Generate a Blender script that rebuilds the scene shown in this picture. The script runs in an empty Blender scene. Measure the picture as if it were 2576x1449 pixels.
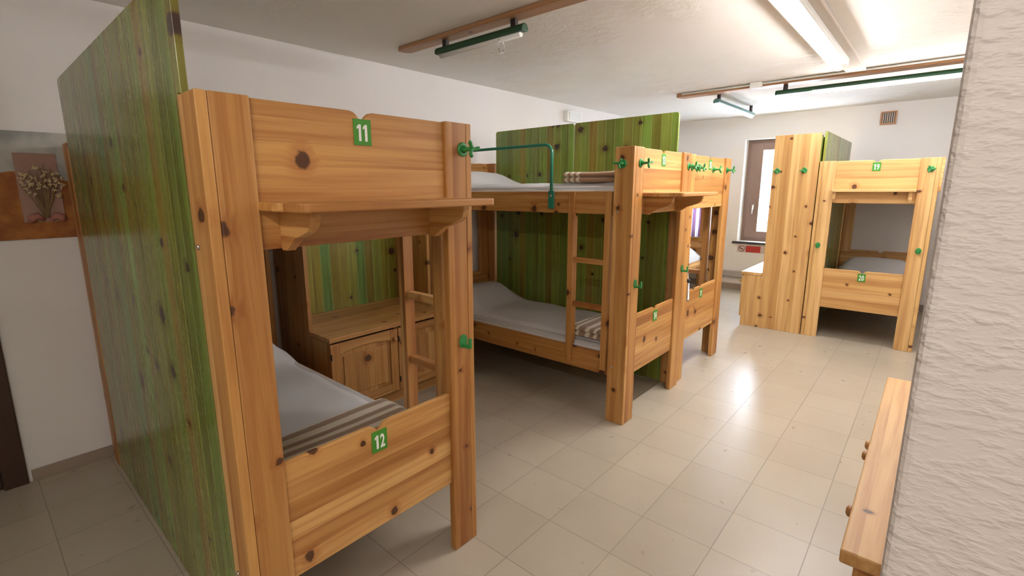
import bpy, bmesh, math, random
from mathutils import Vector, Matrix
random.seed(7)
PI = math.pi
SC = bpy.context.scene
COL = SC.collection

# ------------------------------------------------------------------ materials
def new_mat(name):
    m = bpy.data.materials.new(name); m.use_nodes = True
    nt = m.node_tree; nt.nodes.clear()
    out = nt.nodes.new('ShaderNodeOutputMaterial')
    b = nt.nodes.new('ShaderNodeBsdfPrincipled')
    nt.links.new(b.outputs[0], out.inputs[0])
    return m, nt, b
def N(nt, t, **kw):
    n = nt.nodes.new(t)
    for k, v in kw.items():
        if k.startswith('i_'):
            key = k[2:]; key = int(key) if key.isdigit() else key
            n.inputs[key].default_value = v
        else: setattr(n, k, v)
    return n
def LK(nt, a, b): nt.links.new(a, b)
def M(nt, op, a, b=None, c=None, clamp=False):
    n = nt.nodes.new('ShaderNodeMath'); n.operation = op; n.use_clamp = clamp
    for i, x in enumerate((a, b, c)):
        if x is None: continue
        if isinstance(x, (int, float)): n.inputs[i].default_value = x
        else: nt.links.new(x, n.inputs[i])
    return n.outputs[0]
def XYZ(nt, x, y, z):
    n = nt.nodes.new('ShaderNodeCombineXYZ')
    for i, v in enumerate((x, y, z)):
        if isinstance(v, (int, float)): n.inputs[i].default_value = v
        else: nt.links.new(v, n.inputs[i])
    return n.outputs[0]
def MIX(nt, f, a, b, mode='MIX'):
    n = nt.nodes.new('ShaderNodeMix'); n.data_type = 'RGBA'; n.blend_type = mode
    for s, v in ((0, f), (6, a), (7, b)):
        if isinstance(v, (int, float)): n.inputs[s].default_value = v
        elif isinstance(v, tuple): n.inputs[s].default_value = (*v, 1) if len(v) == 3 else v
        else: nt.links.new(v, n.inputs[s])
    return n.outputs[2]
def RAMP(nt, f, stops, interp='LINEAR'):
    n = nt.nodes.new('ShaderNodeValToRGB'); cr = n.color_ramp; cr.interpolation = interp
    while len(cr.elements) < len(stops): cr.elements.new(0.5)
    for e, (p, c) in zip(cr.elements, stops):
        e.position = p; e.color = (*c, 1) if len(c) == 3 else c
    nt.links.new(f, n.inputs[0]); return n.outputs[0]
def SSTEP(nt, v, lo, hi, a=0.0, b=1.0):
    n = nt.nodes.new('ShaderNodeMapRange'); n.interpolation_type = 'SMOOTHSTEP'
    nt.links.new(v, n.inputs[0])
    for i, x in enumerate((lo, hi, a, b)): n.inputs[i+1].default_value = x
    return n.outputs[0]

def wood(name, stops, w, knot=(0.06, 0.018, 0.006), kscale=6.0, kamt=0.5, rough=0.38, grain=0.5, line=None, lineamt=0.0, klo=.05, bump=.12, coat=0.0):
    m, nt, b = new_mat(name)
    at = N(nt, 'ShaderNodeAttribute', attribute_name='wc')
    sp = N(nt, 'ShaderNodeSeparateXYZ'); LK(nt, at.outputs['Vector'], sp.inputs[0])
    L, A, B = sp.outputs
    # wobble of the staves' edges and of the grain
    wob = N(nt, 'ShaderNodeTexNoise', i_Scale=1.0, i_Detail=1.0)
    LK(nt, XYZ(nt, M(nt, 'MULTIPLY', L, 1.4), M(nt, 'MULTIPLY', A, 5), B), wob.inputs['Vector'])
    wv = M(nt, 'SUBTRACT', wob.outputs[0], 0.5)
    S = M(nt, 'DIVIDE', A, w)
    stv = M(nt, 'FLOOR', S)
    wn = N(nt, 'ShaderNodeTexWhiteNoise', noise_dimensions='1D'); LK(nt, stv, wn.inputs['W'])
    rnd = wn.outputs['Value']
    # knots
    vo = N(nt, 'ShaderNodeTexVoronoi', voronoi_dimensions='2D', i_Scale=kscale)
    LK(nt, XYZ(nt, M(nt, 'ADD', M(nt, 'MULTIPLY', L, 1.0), M(nt, 'MULTIPLY', wv, .02)), M(nt, 'MULTIPLY', A, 0.9), 0), vo.inputs['Vector'])
    vs = N(nt, 'ShaderNodeSeparateColor'); LK(nt, vo.outputs['Color'], vs.inputs[0])
    has = M(nt, 'LESS_THAN', vs.outputs[0], kamt)
    nse = N(nt, 'ShaderNodeTexNoise', i_Scale=38.0, i_Detail=2.0); LK(nt, at.outputs['Vector'], nse.inputs['Vector'])
    dist = M(nt, 'ADD', vo.outputs['Distance'], M(nt, 'MULTIPLY', M(nt, 'SUBTRACT', nse.outputs[0], .5), .13))
    rad = M(nt, 'ADD', klo, M(nt, 'MULTIPLY', M(nt, 'POWER', vs.outputs[1], 2.5), .10))
    q = M(nt, 'DIVIDE', dist, rad)
    kn = M(nt, 'MULTIPLY', SSTEP(nt, q, .75, 1.15, 1, 0), has)
    halo = M(nt, 'MULTIPLY', SSTEP(nt, q, 1.0, 2.8, 1, 0), has)
    # grain
    gA = M(nt, 'ADD', A, M(nt, 'MULTIPLY', halo, .012))
    g1 = N(nt, 'ShaderNodeTexNoise', i_Scale=1.0, i_Detail=3.0, i_Roughness=.6)
    LK(nt, XYZ(nt, M(nt, 'ADD', M(nt, 'MULTIPLY', L, 1.3), M(nt, 'MULTIPLY', rnd, 31)), M(nt, 'MULTIPLY', M(nt, 'ADD', gA, M(nt, 'MULTIPLY', wv, .03)), 34), M(nt, 'MULTIPLY', B, 30)), g1.inputs['Vector'])
    g2 = N(nt, 'ShaderNodeTexNoise', i_Scale=1.0, i_Detail=2.0)
    LK(nt, XYZ(nt, M(nt, 'MULTIPLY', L, .8), M(nt, 'MULTIPLY', gA, 9), M(nt, 'ADD', M(nt, 'MULTIPLY', B, 6), stv)), g2.inputs['Vector'])
    base = RAMP(nt, rnd, stops, 'LINEAR')
    gv = SSTEP(nt, g1.outputs[0], .35, .72)
    c1 = MIX(nt, M(nt, 'MULTIPLY', gv, grain), base, (.62, .43, .27), 'MULTIPLY')
    c1 = MIX(nt, M(nt, 'MULTIPLY', SSTEP(nt, g2.outputs[0], .4, .75), grain * .8), c1, (.72, .58, .45), 'MULTIPLY')
    c1 = MIX(nt, M(nt, 'MULTIPLY', halo, .45), c1, (.62, .36, .2), 'MULTIPLY')
    # fine joints between the staves
    fr = M(nt, 'FRACT', S)
    if line:
        ln = M(nt, 'MULTIPLY', M(nt, 'LESS_THAN', fr, .07), lineamt)
        c1 = MIX(nt, ln, c1, line)
    else:
        ln = M(nt, 'MULTIPLY', M(nt, 'LESS_THAN', fr, .02), .22)
        c1 = MIX(nt, ln, c1, (.5, .3, .18), 'MULTIPLY')
    c1 = MIX(nt, M(nt, 'MULTIPLY', kn, .93), c1, knot)
    LK(nt, c1, b.inputs['Base Color'])
    LK(nt, M(nt, 'ADD', rough, M(nt, 'MULTIPLY', g1.outputs[0], .12)), b.inputs['Roughness'])
    bp = N(nt, 'ShaderNodeBump', i_Strength=bump, i_Distance=.002)
    b.inputs['Coat Weight'].default_value = coat; b.inputs['Coat Roughness'].default_value = .10
    LK(nt, g1.outputs[0], bp.inputs['Height']); LK(nt, bp.outputs[0], b.inputs['Normal'])
    return m

def plain(name, c, rough=.5, metal=0, bump=0, bscale=80, spec=.5):
    m, nt, b = new_mat(name)
    b.inputs['Base Color'].default_value = (*c, 1); b.inputs['Roughness'].default_value = rough
    b.inputs['Metallic'].default_value = metal; b.inputs['Specular IOR Level'].default_value = spec
    no = N(nt, 'ShaderNodeTexNoise', i_Scale=bscale, i_Detail=3.0)
    tc = N(nt, 'ShaderNodeTexCoord'); LK(nt, tc.outputs['Object'], no.inputs['Vector'])
    v = MIX(nt, M(nt, 'MULTIPLY', no.outputs[0], .16), (*c,), tuple(x * .6 for x in c))
    LK(nt, v, b.inputs['Base Color'])
    if bump:
        bp = N(nt, 'ShaderNodeBump', i_Strength=bump, i_Distance=.004)
        LK(nt, no.outputs[0], bp.inputs['Height']); LK(nt, bp.outputs[0], b.inputs['Normal'])
    return m
def emit(name, c, s):
    m, nt, b = new_mat(name)
    b.inputs['Base Color'].default_value = (*c, 1)
    b.inputs['Emission Color'].default_value = (*c, 1); b.inputs['Emission Strength'].default_value = s
    b.inputs['Roughness'].default_value = .3
    return m
def plaster(name, c, coarse=0.0, patch=0.0, blot=.12, blotc=(.75, .66, .55)):
    m, nt, b = new_mat(name)
    tc = N(nt, 'ShaderNodeTexCoord')
    low = N(nt, 'ShaderNodeTexNoise', i_Scale=.9, i_Detail=4.0, i_Roughness=.6); LK(nt, tc.outputs['Object'], low.inputs['Vector'])
    LK(nt, MIX(nt, M(nt, 'MULTIPLY', SSTEP(nt, low.outputs[0], .4, .7), blot), c, tuple(x * y for x, y in zip(c, blotc))), b.inputs['Base Color'])
    b.inputs['Roughness'].default_value = .85
    b.inputs['Specular IOR Level'].default_value = .2
    fine = N(nt, 'ShaderNodeTexNoise', i_Scale=55.0, i_Detail=4.0, i_Roughness=.6); LK(nt, tc.outputs['Object'], fine.inputs['Vector'])
    h = M(nt, 'MULTIPLY', fine.outputs[0], .12)
    if patch:
        pm = SSTEP(nt, low.outputs[0], .45, .62)
        pn = N(nt, 'ShaderNodeTexNoise', i_Scale=16.0, i_Detail=5.0, i_Roughness=.65, i_Distortion=.6); LK(nt, tc.outputs['Object'], pn.inputs['Vector'])
        h = M(nt, 'ADD', h, M(nt, 'MULTIPLY', M(nt, 'MULTIPLY', pn.outputs[0], pm), patch))
    if coarse:
        mp = N(nt, 'ShaderNodeMapping'); mp.inputs['Scale'].default_value = (1, .55, 1.25); mp.inputs['Rotation'].default_value = (.5, 0, 0)
        LK(nt, tc.outputs['Object'], mp.inputs[0])
        cn = N(nt, 'ShaderNodeTexNoise', i_Scale=70.0, i_Detail=2.5, i_Roughness=.5, i_Distortion=.0); LK(nt, mp.outputs[0], cn.inputs['Vector'])
        cn2 = N(nt, 'ShaderNodeTexNoise', i_Scale=7.0, i_Detail=2.0); LK(nt, mp.outputs[0], cn2.inputs['Vector'])
        hh = M(nt, 'MULTIPLY', SSTEP(nt, cn.outputs[0], .38, .78), M(nt, 'ADD', .35, cn2.outputs[0]))
        h = M(nt, 'ADD', h, M(nt, 'MULTIPLY', hh, coarse))
    bp = N(nt, 'ShaderNodeBump', i_Strength=.5, i_Distance=.012)
    LK(nt, h, bp.inputs['Height']); LK(nt, bp.outputs[0], b.inputs['Normal'])
    return m

PINE = wood('pine', [(0, (.40, .18, .048)), (.2, (.62, .34, .11)), (.4, (.48, .235, .065)), (.6, (.70, .42, .155)), (.8, (.43, .20, .052)), (1, (.60, .33, .10))], .064, kamt=.5, grain=.75)
PINE_LIT = wood('pine_lit', [(0, (.54, .30, .10)), (.25, (.74, .49, .20)), (.5, (.62, .37, .135)), (.75, (.80, .55, .25)), (1, (.58, .33, .115))], .075, kamt=.30, grain=.6)  # same pine, paler because bright light is put into its colour
PINED = wood('pine_cabinet', [(0, (.38, .19, .06)), (.5, (.56, .32, .11)), (1, (.45, .23, .07))], .085, kamt=.36, grain=.7)
GREEN = wood('green_stained_pine', [(0, (.17, .145, .025)), (.18, (.30, .28, .04)), (.36, (.15, .20, .03)), (.55, (.22, .36, .06)), (.7, (.30, .24, .04)), (.85, (.13, .30, .07)), (1, (.26, .30, .05))], .076,
             knot=(.035, .014, .012), kscale=5.0, kamt=.42, rough=.21, grain=.7, line=(.36, .48, .12), lineamt=.5, klo=.055, bump=.05, coat=.16)
BEAM = wood('beam_wood', [(0, (.36, .19, .085)), (1, (.46, .25, .12))], .2, kamt=.1)
DARKW = wood('dark_door_wood', [(0, (.035, .016, .009)), (1, (.06, .026, .014))], .12, kamt=.05)
WALL = plaster('white_plaster', (.79, .765, .755))
WALLC = plaster('rough_plaster', (.62, .575, .545), coarse=.5)
CEIL = plaster('ceiling_plaster', (.84, .82, .79), patch=1.7, blot=.3, blotc=(.84, .75, .64))
SHEET = plain('white_sheet', (.72, .72, .74), .9, bump=.5, bscale=7)
MATT = plain('mattress_cloth', (.60, .60, .62), .9, bump=.2, bscale=60)
GRN = plain('green_enamel', (.03, .24, .06), .3)
GRNM = plain('green_metal', (.025, .22, .14), .22)
PLATE = plain('plate_green', (.055, .27, .02), .5)
WHITE = plain('white_paint', (.85, .85, .82), .5)
STEEL = plain('steel', (.6, .6, .6), .3, metal=1)
BLACKM = plain('dark_metal', (.02, .02, .022), .3, metal=.3)
LAMPG = plain('lamp_green', (.015, .07, .03), .35)
LAMPB = plain('lamp_bracket', (.03, .018, .018), .5)
BASEB = plain('baseboard_tile', (.34, .27, .22), .4)
SILL = plain('slate_sill', (.07, .06, .06), .4)
FRAMEW = plain('window_frame_brown', (.24, .155, .115), .45)
RED = plain('sign_red', (.42, .03, .02), .4)
ORVENT = plain('vent_wood', (.45, .22, .10), .5)
TUBE = emit('tube_light', (1.0, .975, .955), 28)
TUBE2 = emit('tube_light_far', (1.0, .975, .965), 32)
TUBE3 = emit('tube_light_small', (.93, .97, 1.0), 9)

def glassmat():
    m, nt, b = new_mat('window_glass')
    b.inputs['Base Color'].default_value = (1, 1, 1, 1); b.inputs['Roughness'].default_value = 0.0
    b.inputs['Transmission Weight'].default_value = 1.0; b.inputs['IOR'].default_value = 1.05
    return m
GLASS = glassmat()

def floormat():
    m, nt, b = new_mat('floor_tiles')
    tc = N(nt, 'ShaderNodeTexCoord')
    mp = N(nt, 'ShaderNodeMapping'); mp.inputs['Location'].default_value = (-1.2249 + .3091 * 20, .4911 + .3091 * 20, 0)
    LK(nt, tc.outputs['Object'], mp.inputs[0])
    br = N(nt, 'ShaderNodeTexBrick', offset=0.0, squash=1.0)
    for k, v in (('Scale', 1.0), ('Mortar Size', .0021), ('Mortar Smooth', .3), ('Bias', 0.0), ('Brick Width', .3091), ('Row Height', .3091)): br.inputs[k].default_value = v
    br.inputs['Color1'].default_value = (.47, .415, .33, 1); br.inputs['Color2'].default_value = (.42, .37, .295, 1)
    br.inputs['Mortar'].default_value = (.27, .235, .185, 1)
    LK(nt, mp.outputs[0], br.inputs['Vector'])
    no = N(nt, 'ShaderNodeTexNoise', i_Scale=3.0, i_Detail=4.0); LK(nt, tc.outputs['Object'], no.inputs['Vector'])
    c = MIX(nt, M(nt, 'MULTIPLY', SSTEP(nt, no.outputs[0], .35, .7), .22), br.outputs[0], (.8, .74, .68), 'MULTIPLY')
    LK(nt, c, b.inputs['Base Color'])
    n2 = N(nt, 'ShaderNodeTexNoise', i_Scale=14.0, i_Detail=3.0); LK(nt, tc.outputs['Object'], n2.inputs['Vector'])
    LK(nt, M(nt, 'ADD', .25, M(nt, 'MULTIPLY', n2.outputs[0], .08)), b.inputs['Roughness'])
    bp = N(nt, 'ShaderNodeBump', i_Strength=.25, i_Distance=.004)
    LK(nt, M(nt, 'ADD', M(nt, 'MULTIPLY', br.outputs['Fac'], -1), M(nt, 'MULTIPLY', no.outputs[0], .02)), bp.inputs['Height']); LK(nt, bp.outputs[0], b.inputs['Normal'])
    return m
FLOOR = floormat()

def blanketmat(name, stripes, c=(.36, .21, .12), w=(.72, .64, .50)):
    m, nt, b = new_mat(name)
    at = N(nt, 'ShaderNodeAttribute', attribute_name='wc')
    sp = N(nt, 'ShaderNodeSeparateXYZ'); LK(nt, at.outputs['Vector'], sp.inputs[0])
    no = N(nt, 'ShaderNodeTexNoise', i_Scale=30.0, i_Detail=3.0); LK(nt, at.outputs['Vector'], no.inputs['Vector'])
    v = M(nt, 'ADD', sp.outputs[0], M(nt, 'MULTIPLY', M(nt, 'SUBTRACT', no.outputs[0], .5), .006))
    f = None
    for lo, hi in stripes:
        g = M(nt, 'MULTIPLY', SSTEP(nt, v, lo - .003, lo + .003), SSTEP(nt, v, hi - .003, hi + .003, 1, 0))
        f = g if f is None else M(nt, 'MAXIMUM', f, g)
    LK(nt, MIX(nt, f, c, w), b.inputs['Base Color'])
    b.inputs['Roughness'].default_value = .95
    b.inputs['Sheen Weight'].default_value = .3
    n3 = N(nt, 'ShaderNodeTexNoise', i_Scale=180.0, i_Detail=2.0); LK(nt, at.outputs['Vector'], n3.inputs['Vector'])
    bp = N(nt, 'ShaderNodeBump', i_Strength=.4, i_Distance=.003)
    LK(nt, n3.outputs[0], bp.inputs['Height']); LK(nt, bp.outputs[0], b.inputs['Normal'])
    return m
BLK = blanketmat('striped_blanket', [(-.205, -.180), (-.16, -.135), (-.115, -.09)])
BLK2 = blanketmat('banded_blanket', [(-.045, -.012), (.02, .045), (.075, .115), (.15, .17), (-.165, -.14), (-.12, -.095)], c=(.30, .20, .13), w=(.66, .60, .48))

# ------------------------------------------------------------------ mesh helpers
def newbm():
    bm = bmesh.new(); bm.verts.layers.float_vector.new('wc'); return bm
def merge(bm, tmp, axis=2, wide=None, off=None):
    """copy tmp into bm with wood coordinates: along, wide, thin"""
    lay = bm.verts.layers.float_vector['wc']
    cos = [v.co for v in tmp.verts]
    dims = [max(c[i] for c in cos) - min(c[i] for c in cos) for i in range(3)]
    mn = [min(c[i] for c in cos) for i in range(3)]
    oth = [i for i in range(3) if i != axis]
    if wide is None: wide = oth[0] if dims[oth[0]] >= dims[oth[1]] else oth[1]
    thin = [i for i in oth if i != wide][0]
    if off is None: off = (random.uniform(0, 60), random.uniform(0, 60), random.uniform(0, 9))
    mp = {}
    for v in tmp.verts:
        n = bm.verts.new(v.co); n[lay] = (v.co[axis] - mn[axis] + off[0], v.co[wide] - mn[wide] + off[1], v.co[thin] - mn[thin] + off[2]); mp[v] = n
    for f in tmp.faces:
        try:
            g = bm.faces.new([mp[v] for v in f.verts]); g.smooth = f.smooth
        except ValueError: pass
    tmp.free()
def box(bm, x0, x1, y0, y1, z0, z1, axis=2, bev=.003, wide=None, seg=2, off=None):
    t = bmesh.new()
    bmesh.ops.create_cube(t, size=1)
    for v in t.verts: v.co = Vector(((x0 + x1) / 2 + v.co.x * (x1 - x0), (y0 + y1) / 2 + v.co.y * (y1 - y0), (z0 + z1) / 2 + v.co.z * (z1 - z0)))
    if bev: 
        bmesh.ops.bevel(t, geom=list(t.edges), offset=min(bev, .45 * min(abs(x1 - x0), abs(y1 - y0), abs(z1 - z0))), segments=seg, profile=.5, affect='EDGES')
    merge(bm, t, axis, wide, off)
def prism(bm, pts, n_axis, a0, a1, axis=2, bev=0, wide=None, off=None):
    """pts 2D in the plane normal to n_axis (cyclic order of remaining axes)"""
    t = bmesh.new()
    o = [i for i in range(3) if i != n_axis]
    def mk(p, a):
        c = [0, 0, 0]; c[o[0]] = p[0]; c[o[1]] = p[1]; c[n_axis] = a; return t.verts.new(c)
    A = [mk(p, a0) for p in pts]; B = [mk(p, a1) for p in pts]
    fa = t.faces.new(A); fb = t.faces.new(B[::-1])
    n = len(pts)
    for i in range(n): t.faces.new([A[i], B[i], B[(i + 1) % n], A[(i + 1) % n]])
    bmesh.ops.recalc_face_normals(t, faces=t.faces)
    if bev:
        es = [e for f in (fa, fb) for e in f.edges]
        bmesh.ops.bevel(t, geom=es, offset=bev, segments=2, profile=.5, affect='EDGES')
    merge(bm, t, axis, wide, off)
def tube(bm, path, r, n=12, caps=True, smooth=True, rs=None):
    t = bmesh.new(); rings = []
    P = [Vector(p) for p in path]
    prev = None
    for i, p in enumerate(P):
        d = ((P[min(i + 1, len(P) - 1)] - P[max(i - 1, 0)])).normalized()
        if prev is None:
            a = d.orthogonal().normalized()
        else:
            a = (prev - d * prev.dot(d)); a = a.normalized() if a.length > 1e-6 else d.orthogonal().normalized()
        prev = a; b2 = d.cross(a)
        rr = rs[i] if rs else r
        rings.append([t.verts.new(p + (a * math.cos(2 * PI * k / n) + b2 * math.sin(2 * PI * k / n)) * rr) for k in range(n)])
    for i in range(len(rings) - 1):
        for k in range(n):
            f = t.faces.new([rings[i][k], rings[i][(k + 1) % n], rings[i + 1][(k + 1) % n], rings[i + 1][k]]); f.smooth = smooth
    if caps: t.faces.new(rings[0][::-1]); t.faces.new(rings[-1])
    merge(bm, t, 2)
def obj(name, bm, mat, parent=None, loc=None, label=None):
    bmesh.ops.recalc_face_normals(bm, faces=bm.faces)
    me = bpy.data.meshes.new(name); bm.to_mesh(me); bm.free()
    me.materials.append(mat)
    o = bpy.data.objects.new(name, me); COL.objects.link(o)
    if parent: o.parent = parent
    if loc: o.location = loc
    if label: o['label'] = label
    return o
def tag(o, label, cat, group=None):
    o['label'] = label; o['category'] = cat
    if group: o['group'] = group
    return o
def thing(name, label, cat, loc=(0, 0, 0), rz=0, group=None):
    o = bpy.data.objects.new(name, None); COL.objects.link(o); o.location = loc; o.rotation_euler = (0, 0, rz)
    o.empty_display_size = .1
    return tag(o, label, cat, group)
def struct(name, bm, mat, parent=None):
    o = obj(name, bm, mat, parent)
    if parent is None: o['kind'] = 'structure'
    return o
def number_mesh(num, h, mat, parent, x, y, z):
    """condensed bold digits of height h, centred at x, z on the plane y; each 1 has its slanted flag"""
    bm = newbm(); step = h * .44
    for k, ch in enumerate(num):
        cx = x + (k - (len(num) - 1) / 2) * step
        if ch == '1':
            w = h * .085
            pts = [(cx - w + .001, z - h / 2), (cx + w + .001, z - h / 2), (cx + w + .001, z + h / 2), (cx - w * .5, z + h / 2), (cx - w * 2.3, z + h * .34), (cx - w * 2.3, z + h * .20), (cx - w + .001, z + h * .29)]
            prism(bm, pts, 1, y - .0008, y + .0002)
        else:
            cu = bpy.data.curves.new('c', 'FONT'); cu.body = ch; cu.size = h * 1.40; cu.align_x = 'CENTER'; cu.extrude = .0005; cu.offset = .0016
            to = bpy.data.objects.new('t', cu); COL.objects.link(to)
            dg = bpy.context.evaluated_depsgraph_get(); dg.update()
            me = bpy.data.meshes.new_from_object(to.evaluated_get(dg))
            bpy.data.objects.remove(to); bpy.data.curves.remove(cu)
            xs = [v.co.x for v in me.vertices]; ys = [v.co.y for v in me.vertices]
            sx = h * .38 / (max(xs) - min(xs)); sy = h / (max(ys) - min(ys)); mx = (max(xs) + min(xs)) / 2; my = (max(ys) + min(ys)) / 2
            for v in me.vertices: v.co = (cx + (v.co.x - mx) * sx, y - .0003 - v.co.z, z + (v.co.y - my) * sy)
            bm.from_mesh(me); bpy.data.meshes.remove(me)
    return obj('number', bm, mat, parent)

# ------------------------------------------------------------------ hooks
def coat_hook(bm, ax, d):
    """three-armed propeller hook; base disc at origin, pointing along -Y (d) """
    tube(bm, [(0, 0, 0), (0, -.004, 0), (0, -.007, 0)], 0, 20, rs=[.026, .026, .021])
    tube(bm, [(0, -.006, 0), (0, -.02, 0), (0, -.036, 0), (0, -.052, 0)], 0, 12, rs=[.015, .0095, .007, .0075])
    for k in range(3):
        a = d + k * 2 * PI / 3
        pts = []
        for i in range(5):
            s = i / 4; r = .032 * s
            pts.append((math.cos(a + .35 * s) * r, -.052 - .012 * s * s + .004 * s, math.sin(a + .35 * s) * r))
        tube(bm, pts, 0, 8, rs=[.0078, .0074, .0066, .0075, .005])
def peg_hook(bm):
    """oval plate with a square J below"""
    pts = []
    for i in range(20):
        a = 2 * PI * i / 20
        pts.append((math.cos(a) * .0215, math.sin(a) * .028))
    prism(bm, pts, 1, -.005, 0, bev=.0015)
    box(bm, -.007, .007, -.040, -.004, -.024, -.010, 1, .002)
    box(bm, -.007, .007, -.046, -.036, -.024, .018, 2, .003)

def place(bm, mat4):
    bm.transform(mat4); return bm
def T(x, y, z): return Matrix.Translation((x, y, z))
def RZ(a): return Matrix.Rotation(a, 4, 'Z')

# ------------------------------------------------------------------ bunk bed
H = 1.75; LB = 2.0
def end_board(W, z0, z1, y0, y1, notch, xl, xr):
    bm = newbm(); c = W / 2
    if notch:
        pts = [(xl, z0), (xr, z0), (xr, z1 - .006), (xr - .006, z1), (c + .040, z1), (c + .028, z1 - .003), (c + .017, z1 - .011), (c + .006, z1 - .024), (c, z1 - .027),
               (c - .006, z1 - .024), (c - .017, z1 - .011), (c - .028, z1 - .003), (c - .040, z1), (xl + .006, z1), (xl, z1 - .006)]
        prism(bm, pts, 1, y0, y1, axis=0, bev=.003, wide=2)
    else: box(bm, xl, xr, y0, y1, z0, z1, 0, .003, wide=2)
    return bm
def bunk(label, loc, rz, W, panel_side, ladder_side, plates, hooks, wood=PINE, shelf=True, brackets=None, joint=True, sidehook=False, guard=False, rail=True, panel=True, fb=.108, ly=.43):
    t = thing('bunk_bed', label, 'bunk bed', loc, rz, None)
    tk = .028; sd = .125
    # four posts, each a side board and a front board with a groove between
    for ye, sy in ((0, 1), (LB, -1)):
        for xe, sx in ((0, 1), (W, -1)):
            bm = newbm()
            xa, xb = sorted((xe, xe + sx * tk)); ya, yb = sorted((ye, ye + sy * sd))
            box(bm, xa, xb, ya, yb, 0, H, 2, .003)
            p = obj('bed_post', bm, wood, t)
            bm = newbm()
            xa, xb = sorted((xe + sx * (tk + .0008), xe + sx * (tk + fb))); ya, yb = sorted((ye, ye + sy * .032))
            box(bm, xa, xb, ya, yb, 0, H, 2, .0045, seg=3)
            obj('facing_board', bm, wood, p)
    xl = tk + .004; xr = W - tk - .004
    # end boards run behind the facing boards
    for ye, sy in ((0, 1), (LB, -1)):
        for z0, z1 in ((.315, .71), (1.35, H - .003)):
            ya, yb = sorted((ye + sy * .014, ye + sy * .030))
            bm = end_board(W, z0, z1, ya, yb, True, tk + fb, W - tk - fb)
            ya, yb = sorted((ye + sy * .0325, ye + sy * .048))
            box(bm, xl, xr, ya, yb, z0 + .004, z1 - .03, 0, .002, wide=2)
            obj('end_board', bm, wood, t)
    # side rails
    for x0 in (tk + .002, W - tk - .027):
        for z0, z1 in ((.298, .446), (1.348, 1.491)):
            bm = newbm(); box(bm, x0, x0 + .025, .05, LB - .05, z0, z1, 1, .005, wide=2)
            obj('side_rail', bm, wood, t)
    for z in (.36, 1.41):
        bm = newbm()
        for i in range(14):
            y = .12 + i * .135; box(bm, tk + .028, W - tk - .028, y, y + .08, z - .018, z, 0, .002)
        obj('slat_base', bm, wood, t)
    # green stained side panel
    if panel:
        def px(a): return a if panel_side == 0 else W - a
        x0, x1 = sorted((px(.002), px(.022)))
        segs = ((.10, .972), (.982, 1.852)) if joint else ((.10, 1.852),)
        for k, (ya, yb) in enumerate(segs):
            bm = newbm(); Z = 2.04; r = .02
            lo = .1265 if k == 0 else ya
            hi = yb
            pts = [(lo, .006), (min(hi, 1.852), .006), (hi, Z - r), (hi - r * .3, Z - r * .3), (hi - r, Z), (ya + r, Z), (ya + r * .3, Z - r * .3), (ya, Z - r)]
            if k == 0: pts += [(ya, H + .002), (lo, H + .002)]
            prism(bm, pts, 0, x0, x1, axis=2, bev=.002, wide=1, off=(random.uniform(0, 50), .076 * random.randint(3, 400) + .03, .5))
            obj('side_panel', bm, GREEN, t, label='green-stained knotty pine side panel')
    # ladder
    if ladder_side is not None:
        def lx(a): return a if ladder_side == 0 else W - a
        ld = bpy.data.objects.new('ladder', None); COL.objects.link(ld); ld.parent = t
        for yc in (.162, ly):
            bm = newbm()
            a, b = lx(.001), lx(.0285)
            a2 = lx(.056); lo = (lx(.001))
            # wide middle, chamfered thinner ends lapping over the rails
            pts = [(lx(.003), .335), (lx(.026), .335), (lx(.0275), .452), (a2, .47), (a2, 1.325), (lx(.0275), 1.343), (lx(.0275), 1.485), (lx(.010), 1.488), (lx(.003), 1.40)]
            prism(bm, pts, 1, yc - .021, yc + .021, axis=2, bev=.002, wide=1)
            s = obj('ladder_stile', bm, wood, ld)
            bm = newbm()
            for z in (.40, 1.45):
                xx = lx(.004); d = -1 if ladder_side == 0 else 1
                tube(bm, [(xx, yc, z), (xx + d * .004, yc, z)], .006, 10)
            obj('bolt', bm, STEEL, s) if False else bm.free()
        for zc in (.745, 1.045):
            bm = newbm(); xa, xb = sorted((lx(.010), lx(.045)))
            box(bm, xa, xb, .184, ly - .022, zc - .017, zc + .017, 1, .003)
            obj('rung', bm, wood, ld)
    # shelf on the foot end
    if shelf:
        bm = newbm(); x0, x1 = .132, W - .132
        x1 = W - tk - fb - .002 if guard else W - .138; x0 = tk + fb - .006
        r = .018
        pts = [(x0, .013), (x0, -.235), (x0 + r * .3, -.25 + r * .3), (x0 + r, -.25), (x1 - r, -.25), (x1 - r * .3, -.25 + r * .3), (x1, -.235), (x1, .013)]
        if guard: pts = [(a, (b if b > 0 else b * .35)) for a, b in pts]
        prism(bm, pts, 2, 1.457, 1.480, axis=0, bev=.004, wide=1)
        sh = obj('shelf', bm, wood, t)
        k = .35 if guard else 1.0
        for xc in ((x0 + .075, x1 - .055) if not guard else (x0 + .02, x1 - .035)):
            pr = [(.0138, 1.4565), (-.165, 1.4565), (-.166, 1.443), (-.158, 1.418), (-.138, 1.403), (-.105, 1.392), (-.065, 1.380), (-.038, 1.362), (-.012, 1.345), (.0138, 1.345)] if not guard else [(.0138, 1.4565), (-.05, 1.4565), (-.05, 1.39), (-.03, 1.36), (.0138, 1.36)]
            bm = newbm(); prism(bm, pr, 0, xc - .014, xc + .014, axis=1, bev=.002, wide=2)
            obj('bracket', bm, wood, sh)
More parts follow.
